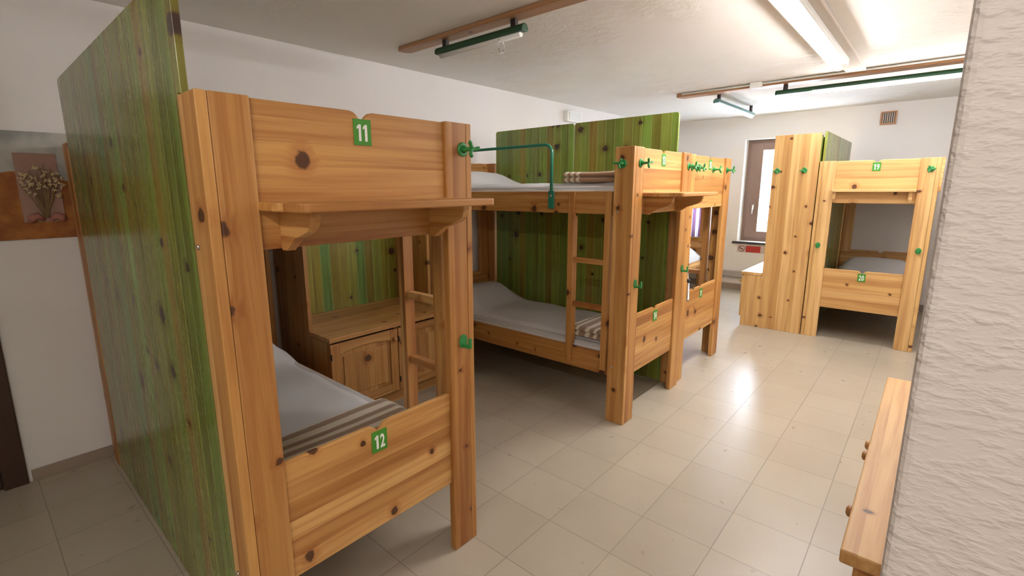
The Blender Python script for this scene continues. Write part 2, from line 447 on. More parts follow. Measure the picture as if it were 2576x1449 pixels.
    # number plates
    if plates:
        for num, zc in zip(plates, (1.6855, .646)):
            bm = newbm(); c = W / 2; box(bm, c - .031, c + .031, .0118, .0138, zc - .039, zc + .039, 2, 0)
            pl = obj('number_plate', bm, PLATE, t, label='green plate with white number %s' % num)
            number_mesh(num, .050, WHITE, pl, c, .0113, zc - .002)
    for kind, x, y, z, face in hooks:
        bm = newbm()
        if kind == 'c': coat_hook(bm, 0, random.uniform(0, 2) if face == 'f' else .6)
        else: peg_hook(bm)
        R = Matrix.Identity(4) if face == 'f' else RZ(-PI / 2)
        place(bm, T(x, y, z) @ R)
        obj('coat_hook', bm, GRN, t)
    # bolts in the post sides
    for z in (.375, 1.365):
        for x, d in ((0, -1), (W, 1)):
            bm = newbm(); tube(bm, [(x + .0 * d, .094, z), (x + .004 * d, .094, z), (x + .006 * d, .094, z)], 0, 10, rs=[.007, .007, .004])
            obj('bolt', bm, STEEL, t)
    # bent green safety rail on the ladder side
    if rail and ladder_side is not None:
        d = -1 if ladder_side == 0 else 1
        xx = (tk - .008) if ladder_side == 0 else W - tk + .008
        bm = newbm(); pts = []
        def arc(yc, zc, a0, a1, r=.055):
            return [(xx, yc + r * math.cos(a0 + (a1 - a0) * i / 6), zc + r * math.sin(a0 + (a1 - a0) * i / 6)) for i in range(7)]
        pts = [(xx, .60, 1.47)] + arc(.655, 1.742, PI, PI / 2) + arc(1.42, 1.742, PI / 2, 0) + [(xx, 1.475, 1.47)]
        tube(bm, pts, .0105, 12)
        for y in (.60, 1.475):
            box(bm, xx - .004, xx + .004, y - .024, y + .024, 1.375, 1.495, 2, .004)
        sr = obj('safety_rail', bm, GRNM, t, label='bent green metal safety rail')
        for y in (.60, 1.475):
            bm = newbm(); tube(bm, [(xx + d * .003, y, 1.462), (xx + d * .009, y, 1.462)], .008, 8)
            obj('bolt', bm, STEEL, sr)
    if guard:
        bm = newbm(); box(bm, W + .001, W + .022, .0, .9, 1.46, H, 1, .003, wide=2)
        obj('guard_board', bm, wood, t)
    return t

def mattress(label, W, loc, rz, ztop, bump, head=(1.38, 1.94), pil=.52):
    """mattress with a sheet drawn over a pillow at the head"""
    t = thing('mattress', label, 'mattress', loc, rz, None)
    x0, x1 = .062, W - .062; y0, y1 = .060, LB - .062
    bm = newbm(); box(bm, x0 + .004, x1 - .004, y0 + .004, y1 - .004, ztop - .13, ztop - .02, 1, .02, seg=3)
    obj('mattress_core', bm, MATT, t)
    bm = newbm(); lay = bm.verts.layers.float_vector['wc']
    nx, ny = 22, 60; grid = []
    def sm(a): a = max(0, min(1, a)); return a * a * (3 - 2 * a)
    for j in range(ny + 1):
        row = []
        for i in range(nx + 1):
            u = i / nx; v = j / ny
            x = x0 + (x1 - x0) * u; y = y0 + (y1 - y0) * v
            edge = min(sm(min(u, 1 - u) / .10), sm(min(v, 1 - v) / .035))
            e2 = sm(min(u, 1 - u) / .22)
            p = sm((y - head[0]) / .30) * (1 - .45 * sm((y - 1.72) / .2)) * (.35 + .65 * e2)
            z = ztop - .045 * (1 - edge) + bump * p + .004 * math.sin(x * 13 + y * 5) * math.sin(y * 4.1 + x) + .003 * math.sin(y * 17 - x * 6)
            vv = bm.verts.new((x, y, z)); vv[lay] = (y, x, z); row.append(vv)
        grid.append(row)
    for j in range(ny):
        for i in range(nx):
            f = bm.faces.new([grid[j][i], grid[j][i + 1], grid[j + 1][i + 1], grid[j + 1][i]]); f.smooth = True
    # skirt tucked down the sides
    ring = [grid[0][i] for i in range(nx + 1)] + [grid[j][nx] for j in range(1, ny + 1)] + [grid[ny][i] for i in range(nx - 1, -1, -1)] + [grid[j][0] for j in range(ny - 1, 0, -1)]
    low = []
    for v in ring:
        n = bm.verts.new((v.co.x, v.co.y, ztop - .115)); n[lay] = v[lay]; low.append(n)
    for k in range(len(ring)):
        f = bm.faces.new([ring[k], low[k], low[(k + 1) % len(ring)], ring[(k + 1) % len(ring)]]); f.smooth = True
    obj('bed_sheet', bm, SHEET, t)
    return t

def blanket(label, loc, rz, w, d, layers, th, mat, skew=0.0):
    """folded blanket: stacked rounded folds, origin at base centre; width along x, depth along y"""
    bm = newbm(); lay = bm.verts.layers.float_vector['wc']
    nx = 26
    def prof(L, k):
        # stadium section of one fold in (y, z)
        pts = []; r = th / 2
        for i in range(9):
            a = -PI / 2 + PI * i / 8; pts.append((L / 2 - r + r * math.cos(a), r + r * math.sin(a)))
        for i in range(1, 12): pts.append((L / 2 - r - (L - 2 * r) * i / 12, th))
        for i in range(9):
            a = PI / 2 + PI * i / 8; pts.append((-L / 2 + r + r * math.cos(a), r + r * math.sin(a)))
        for i in range(1, 12): pts.append((-L / 2 + r + (L - 2 * r) * i / 12, 0))
        return pts
    for k in range(layers):
        L = d * (1 - .025 * k); P = prof(L, k); rings = []
        for i in range(nx + 1):
            s = i / nx; x = (s - .5) * w * (1 - .015 * k)
            end = min(1, min(s, 1 - s) / .04); end = math.sqrt(max(0, 1 - (1 - end) ** 2)) if end < 1 else 1
            row = []
            for (y, z) in P:
                zz = (z - th / 2) * max(end, .25) + th / 2 + k * th * .97 + .0035 * math.sin(x * 9 + y * 11 + k * 2) * (1 if z > th * .4 else 0)
                yy = y * (1 - .01 * (1 - end)) + skew * x + .004 * math.sin(x * 7 + k)
                v = bm.verts.new((x, yy, zz)); v[lay] = (y + .0, x, z); row.append(v)
            rings.append(row)
        n = len(P)
        for i in range(nx):
            for j in range(n):
                f = bm.faces.new([rings[i][j], rings[i][(j + 1) % n], rings[i + 1][(j + 1) % n], rings[i + 1][j]]); f.smooth = True
        bm.faces.new(rings[0][::-1]); bm.faces.new(rings[-1])
    o = obj('folded_blanket', bm, mat, None, loc); o.rotation_euler = (0, 0, rz)
    return tag(o, label, 'blanket')

# ------------------------------------------------------------------ dressing unit
def unit(label, loc, rz, W, zt, tall, dt, df, wood, hooks=(), back_h=None):
    """local: back at y=0, front toward -y"""
    t = thing('cabinet_unit', label, 'cabinet', loc, rz)
    for x in (0, W - .026):
        bm = newbm()
        pts = [(0, 0), (-df + .02, 0), (-df + .02, zt - .032), (-dt, zt - .032), (-dt, tall - .01), (-dt + .01, tall), (0, tall)]
        prism(bm, [(a, b) for a, b in pts], 0, x, x + .026, axis=2, bev=.002, wide=1)
        obj('side_board', bm, wood, t)
    bm = newbm(); box(bm, .0265, W - .0265, -.022, -.002, zt - .05, back_h or tall - .03, 2, .001, wide=0)
    obj('back_board', bm, GREEN, t, label='green-stained pine back board')
    bm = newbm(); pts = [(-.003, -dt - .002), (-.003, -df - .012), (W + .003, -df - .012), (W + .003, -dt - .002), (W - .0265, -dt - .002), (W - .0265, -.0225), (.0265, -.0225), (.0265, -dt - .002)]
    prism(bm, pts, 2, zt - .030, zt, axis=0, bev=.004, wide=1)
    obj('worktop', bm, wood, t)
    bm = newbm(); box(bm, .027, W - .027, -df + .05, -df + .068, 0, .075, 0, .002, wide=2)
    box(bm, .027, W - .027, -df + .022, -df + .04, .076, .10, 0, .002)
    box(bm, W / 2 - .02, W / 2 + .02, -df + .022, -df + .04, .101, zt - .033, 2, .001)
    obj('cabinet_frame', bm, wood, t)
    dw = (W - .012) / 2 - .003
    for k in range(2):
        x0 = .006 + k * (dw + .006); x1 = x0 + dw; z0, z1 = .10, zt - .045; yf = -df
        sw = .062
        bm = newbm()
        box(bm, x0, x0 + sw, yf, yf + .019, z0, z1, 2, .003); box(bm, x1 - sw, x1, yf, yf + .019, z0, z1, 2, .003)
        # rails with a gentle arch on the top one
        box(bm, x0 + sw, x1 - sw, yf, yf + .019, z0, z0 + sw, 0, .003)
        n = 8; pts = [(x0 + sw, z1), (x1 - sw, z1)] + [(x1 - sw - (dw - 2 * sw) * i / n, z1 - sw - .012 + .022 * math.sin(PI * i / n)) for i in range(n + 1)]
        prism(bm, pts, 1, yf, yf + .019, axis=0, bev=.002, wide=2)
        dr = obj('door', bm, wood, t)
        bm = newbm(); xa, xb, za, zb = x0 + sw - .004, x1 - sw + .004, z0 + sw - .004, z1 - sw + .012
        box(bm, xa, xb, yf + .010, yf + .018, za, zb, 2, .0)
        box(bm, xa + .03, xb - .03, yf + .002, yf + .012, za + .03, zb - .045, 2, .008, seg=2)
        obj('door_panel', bm, wood, dr)
        bm = newbm(); kx = x1 - .035; kz = z1 - .068
        tube(bm, [(kx, yf, kz), (kx, yf - .010, kz), (kx, yf - .016, kz), (kx, yf - .024, kz), (kx, yf - .029, kz)], 0, 14, rs=[.008, .008, .015, .015, .008])
        obj('knob', bm, wood, dr)
        bm = newbm()
        for hz in (z0 + .08, z1 - .08): tube(bm, [(x0 + .002, yf - .003, hz - .02), (x0 + .002, yf - .003, hz + .02)], .005, 8)
        obj('hinge', bm, BLACKM, dr)
    for x, y, z in hooks:
        bm = newbm(); coat_hook(bm, 0, .9); place(bm, T(x, y, z) @ RZ(PI / 2)); obj('coat_hook', bm, GRN, t)
    return t

# ================================================================== ROOM
XE = 7.3; YB = 2.06; ZC = 2.49; YR = -1.95; XL = -2.2; YF = -2.7
def sbox(name, x0, x1, y0, y1, z0, z1, mat, bev=0, axis=2, parent=None):
    bm = newbm(); box(bm, x0, x1, y0, y1, z0, z1, axis, bev); return struct(name, bm, mat, parent)
sbox('floor', XL - .2, XE + .4, YF - .2, YB + .2, -.1, 0, FLOOR)
sbox('ceiling', XL - .2, XE + .4, YF - .2, YB + .2, ZC, ZC + .1, CEIL)
# back wall with the dark door's opening at x -1.25..-.40
bm = newbm(); box(bm, -.405, XE + .2, YB, YB + .15, 0, ZC, 2, 0); box(bm, XL - .15, -1.26, YB, YB + .15, 0, ZC, 2, 0); box(bm, -1.26, -.405, YB, YB + .15, 2.06, ZC, 2, 0)
struct('wall_back', bm, WALL)
sbox('wall_light_block', -1.4, -.3, YB + .151, YB + .2, 0, ZC, WALL)  # added unseen backing that stops sky light leaking round the door
sbox('wall_left', XL - .15, XL, YF, YB, 0, ZC, WALL)
sbox('wall_front', XL, .45, YF - .15, YF, 0, ZC, WALL)
# the rough plastered wall end close to the camera
bm = newbm(); box(bm, .45, .68, YF, -1.344, 0, ZC, 2, .012, seg=3); struct('wall_near', bm, WALLC)
sbox('wall_right', .68, XE + .2, YR - .15, YR, 0, ZC, WALL)
# far wall with two windows
w1 = (-.14, .795, .725, 2.17); w2 = (1.16, 1.86, .78, 1.72)
bm = newbm()
x0, x1 = XE, XE + .34
box(bm, x0, x1, YR, w1[0], 0, ZC, 2, 0); box(bm, x0, x1, w1[1], w2[0], 0, ZC, 2, 0); box(bm, x0, x1, w2[1], YB, 0, ZC, 2, 0)
for w in (w1, w2): box(bm, x0, x1, w[0], w[1], 0, w[2], 2, 0); box(bm, x0, x1, w[0], w[1], w[3], ZC, 2, 0)
struct('wall_far', bm, WALL)
# baseboards
sbox('baseboard_back', -.34, XE, YB - .011, YB, 0, .064, BASEB, .002)
sbox('baseboard_far', XE - .012, XE, YR, YB - .012, 0, .09, BASEB, .002)
sbox('baseboard_left', XL, XL + .011, YF, YB, 0, .064, BASEB, .002)
sbox('baseboard_right', .9, XE - .012, YR, YR + .011, 0, .064, BASEB, .002)
bm = newbm(); box(bm, XE - .045, XE - .0005, .2, YB - .02, .19, .285, 1, .012, seg=3); struct('trim_1', bm, plain('pipe_cover', (.42, .38, .36), .5))
# windows
def window(n, w, sash, depth=.17, st=.095):
    t = bpy.data.objects.new('window_%d' % n, None); COL.objects.link(t); t['kind'] = 'structure'
    t.location = (XE + depth, (w[0] + w[1]) / 2, w[2]); ox, oy, oz = t.location
    y0, y1, z0, z1 = w[0] - oy, w[1] - oy, 0, w[3] - w[2]
    bm = newbm(); f = .055
    for a in ((y0, y0 + f, z0, z1), (y1 - f, y1, z0, z1), (y0 + f, y1 - f, z0, z0 + f), (y0 + f, y1 - f, z1 - f, z1)): box(bm, 0, .07, a[0], a[1], a[2], a[3], 2, .003)
    obj('window_frame', bm, FRAMEW, t)
    bm = newbm(); s = sash; a0, a1, b0, b1 = y0 + f - .01, y1 - f + .01, z0 + f - .01, z1 - f + .01
    for a in ((a0, a0 + s, b0, b1), (a1 - s, a1, b0, b1), (a0 + s, a1 - s, b0, b0 + st), (a0 + s, a1 - s, b1 - st, b1)): box(bm, -.02, .045, a[0], a[1], a[2], a[3], 2, .006)
    sa = obj('window_sash', bm, FRAMEW, t)
    bm = newbm(); box(bm, .018, .024, a0 + s - .004, a1 - s + .004, b0 + st - .004, b1 - st + .004, 2, 0); obj('window_pane', bm, GLASS, sa)
    bm = newbm(); box(bm, -.034, -.021, a1 - s * .55 - .012, a1 - s * .55 + .012, .46, .53, 2, .004); tube(bm, [(-.03, a1 - s * .55, .52), (-.05, a1 - s * .55, .52), (-.052, a1 - s * .55, .40)], .007, 8)
    obj('window_handle', bm, WHITE, sa)
    return t
window(1, w1, .165, st=.10); window(2, w2, .07, st=.07)
sbox('trim_2', XE - .035, XE + .17, w1[0] - .03, w1[1] + .06, w1[2] - .032, w1[2] - .001, SILL, .004)
# door in the back wall
d = bpy.data.objects.new('door_1', None); COL.objects.link(d); d['kind'] = 'structure'; d.location = (-.83, YB, 0)
bm = newbm(); 
for x0, x1 in ((.38, .475), (-.475, -.38)): box(bm, x0, x1, -.02, .06, 0, 2.05, 2, .004)
box(bm, -.38, .38, -.02, .06, 1.96, 2.05, 0, .004)
obj('door_frame', bm, DARKW, d)
bm = newbm(); box(bm, -.379, .379, .0, .04, .006, 1.958, 2, .003); obj('door_leaf', bm, DARKW, d)
bm = newbm(); tube(bm, [(-.32, 0, 1.02), (-.32, -.04, 1.02), (-.30, -.05, 1.02), (-.22, -.05, 1.02)], .009, 10); obj('door_handle', bm, STEEL, d)

# ceiling beams
def beam(x0, x1, y0, y1, zb, label, tipr=.03):
    bm = newbm()
    pts = [(x0, y0), (x1, y0), (x1, y1 - tipr), (x1 - (x1 - x0) * .3, y1), (x0 + (x1 - x0) * .15, y1 + .01), (x0, y1 - tipr * .6)]
    prism(bm, pts, 2, zb, ZC - .0005, axis=1, bev=.006, wide=0)
    return bm
bm = beam(1.83, 1.935, YF + .01, 1.60, 2.462, ''); b1 = struct('trim_3', bm, BEAM)
bm = beam(4.93, 5.07, YR + .01, .86, 2.452, ''); b2 = struct('trim_4', bm, BEAM)
bm = newbm(); box(bm, .9, 4.86, -.765, -.625, 2.462, ZC - .0005, 0, .008, seg=3); struct('trim_5', bm, plaster('strip_plaster', (.62, .56, .50), patch=2.0))

# ================================================================== LAMPS
def lamp(label, loc, rz, length, lit, housing=LAMPG, tubem=TUBE2, hang=.05, lit_from=None, r=.03, lit_end=.03):
    """along local +Y from 0 to length, hanging from the ceiling side (+z)"""
    t = thing('ceiling_lamp', label, 'lamp', loc, rz)
    bm = newbm(); n = 16; sec = []
    for i in range(n + 1):
        a = -.25 + (PI + .5) * i / n; sec.append((math.cos(a) * r, math.sin(a) * r * 1.05 + .002))
    sec = sec + [(-r * .5, -r * .35), (r * .5, -r * .35)]
    prism(bm, sec, 1, 0, length, axis=1, bev=.004)
    for f in bm.faces: f.smooth = False
    obj('housing', bm, housing, t)
    bm = newbm(); a0 = lit_from or .03
    tube(bm, [(0, a0, -r * .62), (0, length - lit_end, -r * .62)], .016, 16)
    obj('fluorescent_tube', bm, tubem if lit else WHITE, t)
    for y in (.08, length - .08):
        bm = newbm(); box(bm, -.014, .014, y - .018, y + .018, r * .95, r + hang, 2, .002)
        obj('mounting_bracket', bm, LAMPB, t)
    return t
l1 = lamp('unlit dark green tube lamp under the nearer brown beam', (1.885, .50, 2.392), 0, .74, False, hang=.0405)
bm = newbm()
for dx in (-.016, .016):
    tube(bm, [(dx, .18, -.018), (dx * 1.6, .18, -.05), (dx * 1.2, .18, -.085)], .0035, 8)
tube(bm, [(-.019, .18, -.085), (-.008, .18, -.096), (.008, .18, -.096), (.019, .18, -.085)], .004, 8)
gm, gnt, gb = new_mat('clear_plastic'); gb.inputs['Base Color'].default_value = (.9, .9, .9, 1); gb.inputs['Roughness'].default_value = .1; gb.inputs['Transmission Weight'].default_value = .8
obj('clip', bm, gm, l1)
lamp('long lit tube lamp with green end under the far beam', (5.0, -1.93, 2.375), 0, 1.86, True, hang=.0465, lit_from=.03, lit_end=.30)
lamp('small blue-green lamp with lit louvred underside near the far ceiling', (6.42, .50, 2.385), PI / 2, 1.34, True, housing=plain('lamp_bluegreen', (.10, .22, .22), .4), tubem=TUBE3, hang=.074, r=.032)
# big lit tube
t = thing('ceiling_lamp', 'big bright white tube lamp on the plastered ceiling strip', 'lamp', (4.25, -.655, 2.40), 0)
bm = newbm(); tube(bm, [(-2.1, 0, 0), (-.035, 0, 0)], .024, 20); obj('fluorescent_tube', bm, TUBE, t)
bm = newbm(); tube(bm, [(-.036, 0, 0), (.03, 0, 0), (.045, 0, 0)], 0, 20, rs=[.0235, .0235, .016]); obj('end_cap', bm, plain('cap_grey', (.55, .55, .52), .3), t)
bm = newbm(); box(bm, -2.15, .05, -.06, .046, .026, .0615, 0, .004); box(bm, -2.15, .05, .040, .046, .004, .0262, 0, .001); box(bm, -2.15, .05, -.060, -.054, .010, .0262, 0, .001); obj('housing', bm, WHITE, t)  # housing with side wings added to keep the tube's light off the ceiling
# unseen lamp added behind the camera to light the near end
lamp('unseen tube lamp added on the ceiling behind the viewpoint for fill light', (-1.15, -2.2, 2.40), 0, 1.5, True, hang=.06, tubem=emit('tube_light_added', (1, .92, .84), 40))
# conduit and junction boxes
bm = newbm(); tube(bm, [(4.915, YR + .02, 2.476), (4.915, .80, 2.476)], .009, 8); tag(obj('cable_conduit', bm, WHITE), 'thin white cable conduit running along the far brown beam', 'conduit')
bm = newbm(); box(bm, 4.86, 4.93, .03, .13, 2.44, ZC - .001, 2, .008, seg=3); tag(obj('junction_box', bm, WHITE), 'small white junction box on the ceiling beside the far beam', 'junction box')
t = thing('junction_box', 'white wall box high on the back wall above the green panels', 'junction box', (4.73, YB, 2.35))
bm = newbm(); box(bm, -.155, .155, -.06, -.0005, -.062, .062, 2, .01, seg=3); obj('box_body', bm, WHITE, t)
bm = newbm(); box(bm, -.12, .12, -.066, -.0605, -.045, .045, 2, .003); obj('cover', bm, plain('box_cover', (.8, .8, .8), .25), t)

# ================================================================== BEDS
hk = lambda *l: list(l)
bunk('nearest pine bunk bed with green plates 11 and 12', (0, 0, 0), 0, .931, 0, 1, ('11', '12'),
     [('c', .885, 0, 1.655, 'f'), ('p', .868, 0, .915, 'f')], joint=False, fb=.1, ly=.395)
bunk('pine bunk bed with plates 13 and 14 and a green safety rail', (2.28, 0, 0), 0, .885, 1, 0, ('13', '14'),
     [('c', .086, 0, 1.655, 'f'), ('p', .085, 0, .922, 'f'), ('c', .842, 0, 1.657, 'f'), ('p', .838, 0, .925, 'f'), ('c', 0, .071, 1.651, 's')])
bunk('pine bunk bed with plates 15 and 16 beyond bed 14', (3.176, .02, 0), 0, .968, 0, 1, ('15', '16'),
     [('c', .07, 0, 1.655, 'f'), ('c', .205, .014, 1.652, 'f'), ('c', .56, .014, 1.650, 'f'), ('c', .86, 0, 1.651, 'f')], shelf=False, panel=False)
bunk('bunk bed along the back wall, glimpsed through bed 16', (5.12, 2.035, 0), -PI / 2, .9, 0, None, None, [], shelf=False, panel=False)
bunk('brightly lit pine bunk bed with plates 19 and 20 at the far end', (5.312, -.444, 0), -PI / 2, .885, 0, None, ('19', '20'),
     [('c', .822, 0, 1.652, 'f'), ('p', .062, 0, .935, 'f'), ('p', .822, 0, .936, 'f')], wood=PINE_LIT, guard=True, joint=False)

for nm, loc, rz, W in (('11', (0, 0, 0), 0, .931), ('13', (2.28, 0, 0), 0, .885), ('15', (3.176, .02, 0), 0, .968), ('19', (5.312, -.444, 0), -PI / 2, .885), ('17', (5.12, 2.035, 0), -PI / 2, .9)):
    lowtxt = {'11': 'grey-white sheeted mattress in the lower bunk numbered 12', '13': 'white sheeted mattress with pillow bulge in the lower bunk numbered 14', '15': 'sheeted mattress in the lower bunk numbered 16',
              '19': 'white sheeted mattress behind plate 20', '17': 'sheeted mattress seen through the gap in bed 16'}[nm]
    uptxt = {'11': 'hidden mattress on the nearest top bunk, behind the board with shelf', '13': 'white sheeted mattress on the top bunk behind the green safety rail', '15': 'hidden mattress on the top bunk just before the far window',
             '19': 'hidden mattress on the brightly lit far bunk above the grey-walled opening', '17': 'mattress on the top bunk along the back wall'}[nm]
    mattress(lowtxt, W, loc, rz, .50, .15)
    mattress(uptxt, W, loc, rz, 1.545, .11)

blanket('brown folded blanket with cream stripes at the foot of bunk 12', (.43, .25, .502), 0, .70, .36, 3, .03, BLK2)
blanket('brown folded blanket with three white stripes on the upper bunk 13', (2.71, .35, 1.546), PI, .66, .46, 2, .036, BLK)
blanket('brown folded blanket with cream bands behind the ladder of bunk 14', (2.68, .30, .502), PI, .66, .36, 2, .036, BLK2)
# white pillow on bed 17/18
def pillow(label, loc, rz, w=.55, d=.36, h=.13):
    bm = newbm(); n = 20; top = []; bot = []
    for j in range(n + 1):
        r1, r2 = [], []
        for i in range(n + 1):
            u = i / n * 2 - 1; v = j / n * 2 - 1
            k = (1 - u ** 4) * (1 - v ** 4); k = k ** .45 if k > 0 else 0
            sx = 1 - .05 * (1 - abs(u)) * v * v; x = u * w / 2 * (1 - .06 * v * v); y = v * d / 2 * (1 - .08 * u * u)
            r1.append(bm.verts.new((x, y, h / 2 + k * h / 2))); r2.append(bm.verts.new((x, y, h / 2 - k * h / 2)) if k > 0 else r1[-1])
        top.append(r1); bot.append(r2)
    for j in range(n):
        for i in range(n):
            bm.faces.new([top[j][i], top[j][i + 1], top[j + 1][i + 1], top[j + 1][i]]).smooth = True
            q = [bot[j][i], bot[j + 1][i], bot[j + 1][i + 1], bot[j][i + 1]]
            if len(set(q)) == 4 and any(v not in top[j] and v not in top[j + 1] for v in q):
                try: bm.faces.new(q).smooth = True
                except ValueError: pass
    o = obj('pillow', bm, SHEET, None, loc); o.rotation_euler = (0, 0, rz); return tag(o, label, 'pillow')
pillow('white pillow below the curtained far window', (6.70, 1.56, .60), PI / 2)

# ================================================================== UNITS
unit('pine cabinet unit with green back between the first two bunk beds', (1.03, 2.045, 0), 0, 1.045, .60, 1.93, .43, .68, PINED)
unit('tall brightly lit pine cabinet unit beside the far window', (6.38, -.436, 0), PI, 1.07, .60, 2.02, .40, .60, PINE_LIT,
     hooks=())
# its two coat hooks sit on the side that faces the aisle
u2 = [o for o in COL.objects if o.name.startswith('cabinet_unit')][-1]
for y in (-.082, -.321):
    bm = newbm(); coat_hook(bm, 0, .9); place(bm, RZ(PI / 2))
    o = obj('coat_hook', bm, GRN, u2); o.location = (1.07, -(y + .436), 1.667)

# low bench cabinet at right
t = thing('low_cabinet', 'low pine cabinet with brightly lit top and round knobs beside the rough wall', 'cabinet', (.972, -1.262, 0))
bm = newbm(); box(bm, 0, 1.536, -.42, 0, .562, .60, 0, .005, wide=1); obj('cabinet_top', bm, PINE_LIT, t)
bm = newbm(); box(bm, .035, .060, -.40, -.03, 0, .561, 2, .002); box(bm, 1.476, 1.501, -.40, -.03, 0, .561, 2, .002); box(bm, .0605, 1.4755, -.40, -.385, .06, .561, 0, .002); box(bm, .0605, 1.4755, -.384, -.05, .06, .08, 0, .002)
obj('cabinet_body', bm, PINE, t)
for a, b2, kx in ((.062, .40, .31), (.404, .778, .728), (.782, 1.472, .828)):
    bm = newbm(); box(bm, a, b2, -.049, -.030, .082, .555, 2, .003); box(bm, a + .07, b2 - .07, -.034, -.026, .15, .49, 2, .006)
    dr = obj('door', bm, PINE, t)
    bm = newbm(); kz = .535; tube(bm, [(kx, -.030, kz), (kx, -.012, kz), (kx, .000, kz), (kx, .012, kz), (kx, .017, kz)], 0, 14, rs=[.008, .008, .017, .017, .009])
    obj('knob', bm, PINE, dr)

# ================================================================== small things
# mural board with dried flowers
def muralmat():
    m, nt, b = new_mat('painted_board')
    tc = N(nt, 'ShaderNodeTexCoord'); sp = N(nt, 'ShaderNodeSeparateXYZ'); LK(nt, tc.outputs['Object'], sp.inputs[0])
    X, Y, Z = sp.outputs
    n1 = N(nt, 'ShaderNodeTexNoise', i_Scale=5.0, i_Detail=3.0); LK(nt, tc.outputs['Object'], n1.inputs['Vector'])
    n2 = N(nt, 'ShaderNodeTexNoise', i_Scale=14.0, i_Detail=4.0); LK(nt, tc.outputs['Object'], n2.inputs['Vector'])
    sky = MIX(nt, SSTEP(nt, n1.outputs[0], .42, .6), (.30, .31, .30), (.46, .45, .42))
    hill = MIX(nt, SSTEP(nt, n2.outputs[0], .35, .65), (.40, .155, .035), (.27, .085, .02))
    edge = M(nt, 'ADD', M(nt, 'MULTIPLY', M(nt, 'SINE', M(nt, 'ADD', M(nt, 'MULTIPLY', X, 11), 2.3)), .035), M(nt, 'MULTIPLY', n1.outputs[0], .05))
    f = SSTEP(nt, M(nt, 'SUBTRACT', Z, M(nt, 'ADD', edge, .275)), -.004, .004)
    LK(nt, MIX(nt, f, hill, sky), b.inputs['Base Color']); b.inputs['Roughness'].default_value = .8
    return m
t = thing('painted_board', 'grey and orange painted board with dried flowers on the back wall', 'picture', (-.10, YB, 1.276))
bm = newbm(); box(bm, -.235, .235, -.012, -.0005, 0, .53, 2, .002); obj('board', bm, muralmat(), t)
bm = newbm(); box(bm, -.088, .072, -.017, -.0125, .085, .425, 2, .001); card = obj('card', bm, plain('pink_card', (.36, .22, .17), .8, bscale=20), t)
bm = newbm()
random.seed(3)
for i in range(34):
    a = random.uniform(-.9, .9); l = random.uniform(.14, .28); x1 = math.sin(a) * l * .42; z1 = .11 + math.cos(a) * l
    tube(bm, [(random.uniform(-.012, .012), -.022, .105), (x1 * .5, -.030, .11 + (z1 - .11) * .5), (x1, -.034, z1)], .0016, 5)
obj('stems', bm, plain('dry_stems', (.26, .17, .08), .9), card)
bm = newbm()
for i in range(46):
    a = random.uniform(-1.0, 1.0); l = random.uniform(.13, .27); x1 = math.sin(a) * l * .42; z1 = .12 + math.cos(a) * l
    c = Vector((x1, -.036 - random.uniform(0, .012), z1))
    for k in range(5):
        q = Vector((random.uniform(-1, 1), random.uniform(-.4, .3), random.uniform(-1, 1))).normalized() * .012
        tube(bm, [c, c + q], 0, 5, rs=[.004, .0012])
obj('dried_flowers', bm, plain('dried_petals', (.62, .48, .28), .9), card)
bm = newbm()
for sx in (-1, 1):
    tube(bm, [(sx * .012, -.020, .095), (sx * .035, -.026, .115), (sx * .055, -.024, .105), (sx * .066, -.018, .088)], 0, 10, rs=[.008, .019, .022, .010])
obj('pink_wrap', bm, plain('pink_wrap', (.40, .16, .12), .8), card)

# no-smoking sign
t = thing('wall_sign', 'white sign with no-smoking symbol and red field under the window', 'sign', (XE - .001, .60, .62), 0)
bm = newbm(); box(bm, -.004, -.0005, -.20, .186, -.057, .055, 2, .001); obj('sign_board', bm, plain('sign_white', (.62, .52, .50), .5), t)
bm = newbm(); box(bm, -.0055, -.0042, -.13, .065, -.047, .044, 2, 0); obj('red_field', bm, RED, t)
bm = newbm(); ring = [(-.0055, .122 + .042 * math.cos(2 * PI * i / 28), .042 * math.sin(2 * PI * i / 28)) for i in range(29)]
tube(bm, ring, .0042, 6, caps=False); tube(bm, [(-.0055, .122 - .029, -.029), (-.0055, .122 + .029, .029)], .0038, 6)
obj('prohibition_ring', bm, plain('sign_ring', (.20, .045, .04), .4), t)
bm = newbm(); box(bm, -.0055, -.0042, .098, .14, -.006, .002, 1, 0); tube(bm, [(-.0052, .142, -.002), (-.0052, .150, .008), (-.0052, .144, .018)], .0015, 5)
obj('cigarette_symbol', bm, BLACKM, t)

# wall vent
t = thing('wall_vent', 'small square orange-framed slatted vent high on far wall', 'vent', (XE, -.782, 2.315))
bm = newbm(); f = .016
for a in ((-.077, .077, -.077, -.077 + f), (-.077, .077, .077 - f, .077), (-.077, -.077 + f, -.077 + f, .077 - f), (.077 - f, .077, -.077 + f, .077 - f)): box(bm, -.022, -.0005, a[0], a[1], a[2], a[3], 1, .002)
obj('vent_frame', bm, ORVENT, t)
bm = newbm(); box(bm, -.004, -.0005, -.06, .06, -.06, .06, 2, 0); obj('backing', bm, plain('vent_dark', (.10, .07, .05), .8), t)
for k in range(6):
    bm = newbm(); y = -.05 + k * .02; box(bm, -.016, -.006, y - .0055, y + .0055, -.0605, .0605, 2, .001); obj('slat', bm, plain('vent_slat', (.5, .42, .36), .6) if k == 0 else bpy.data.materials['vent_slat'], t)

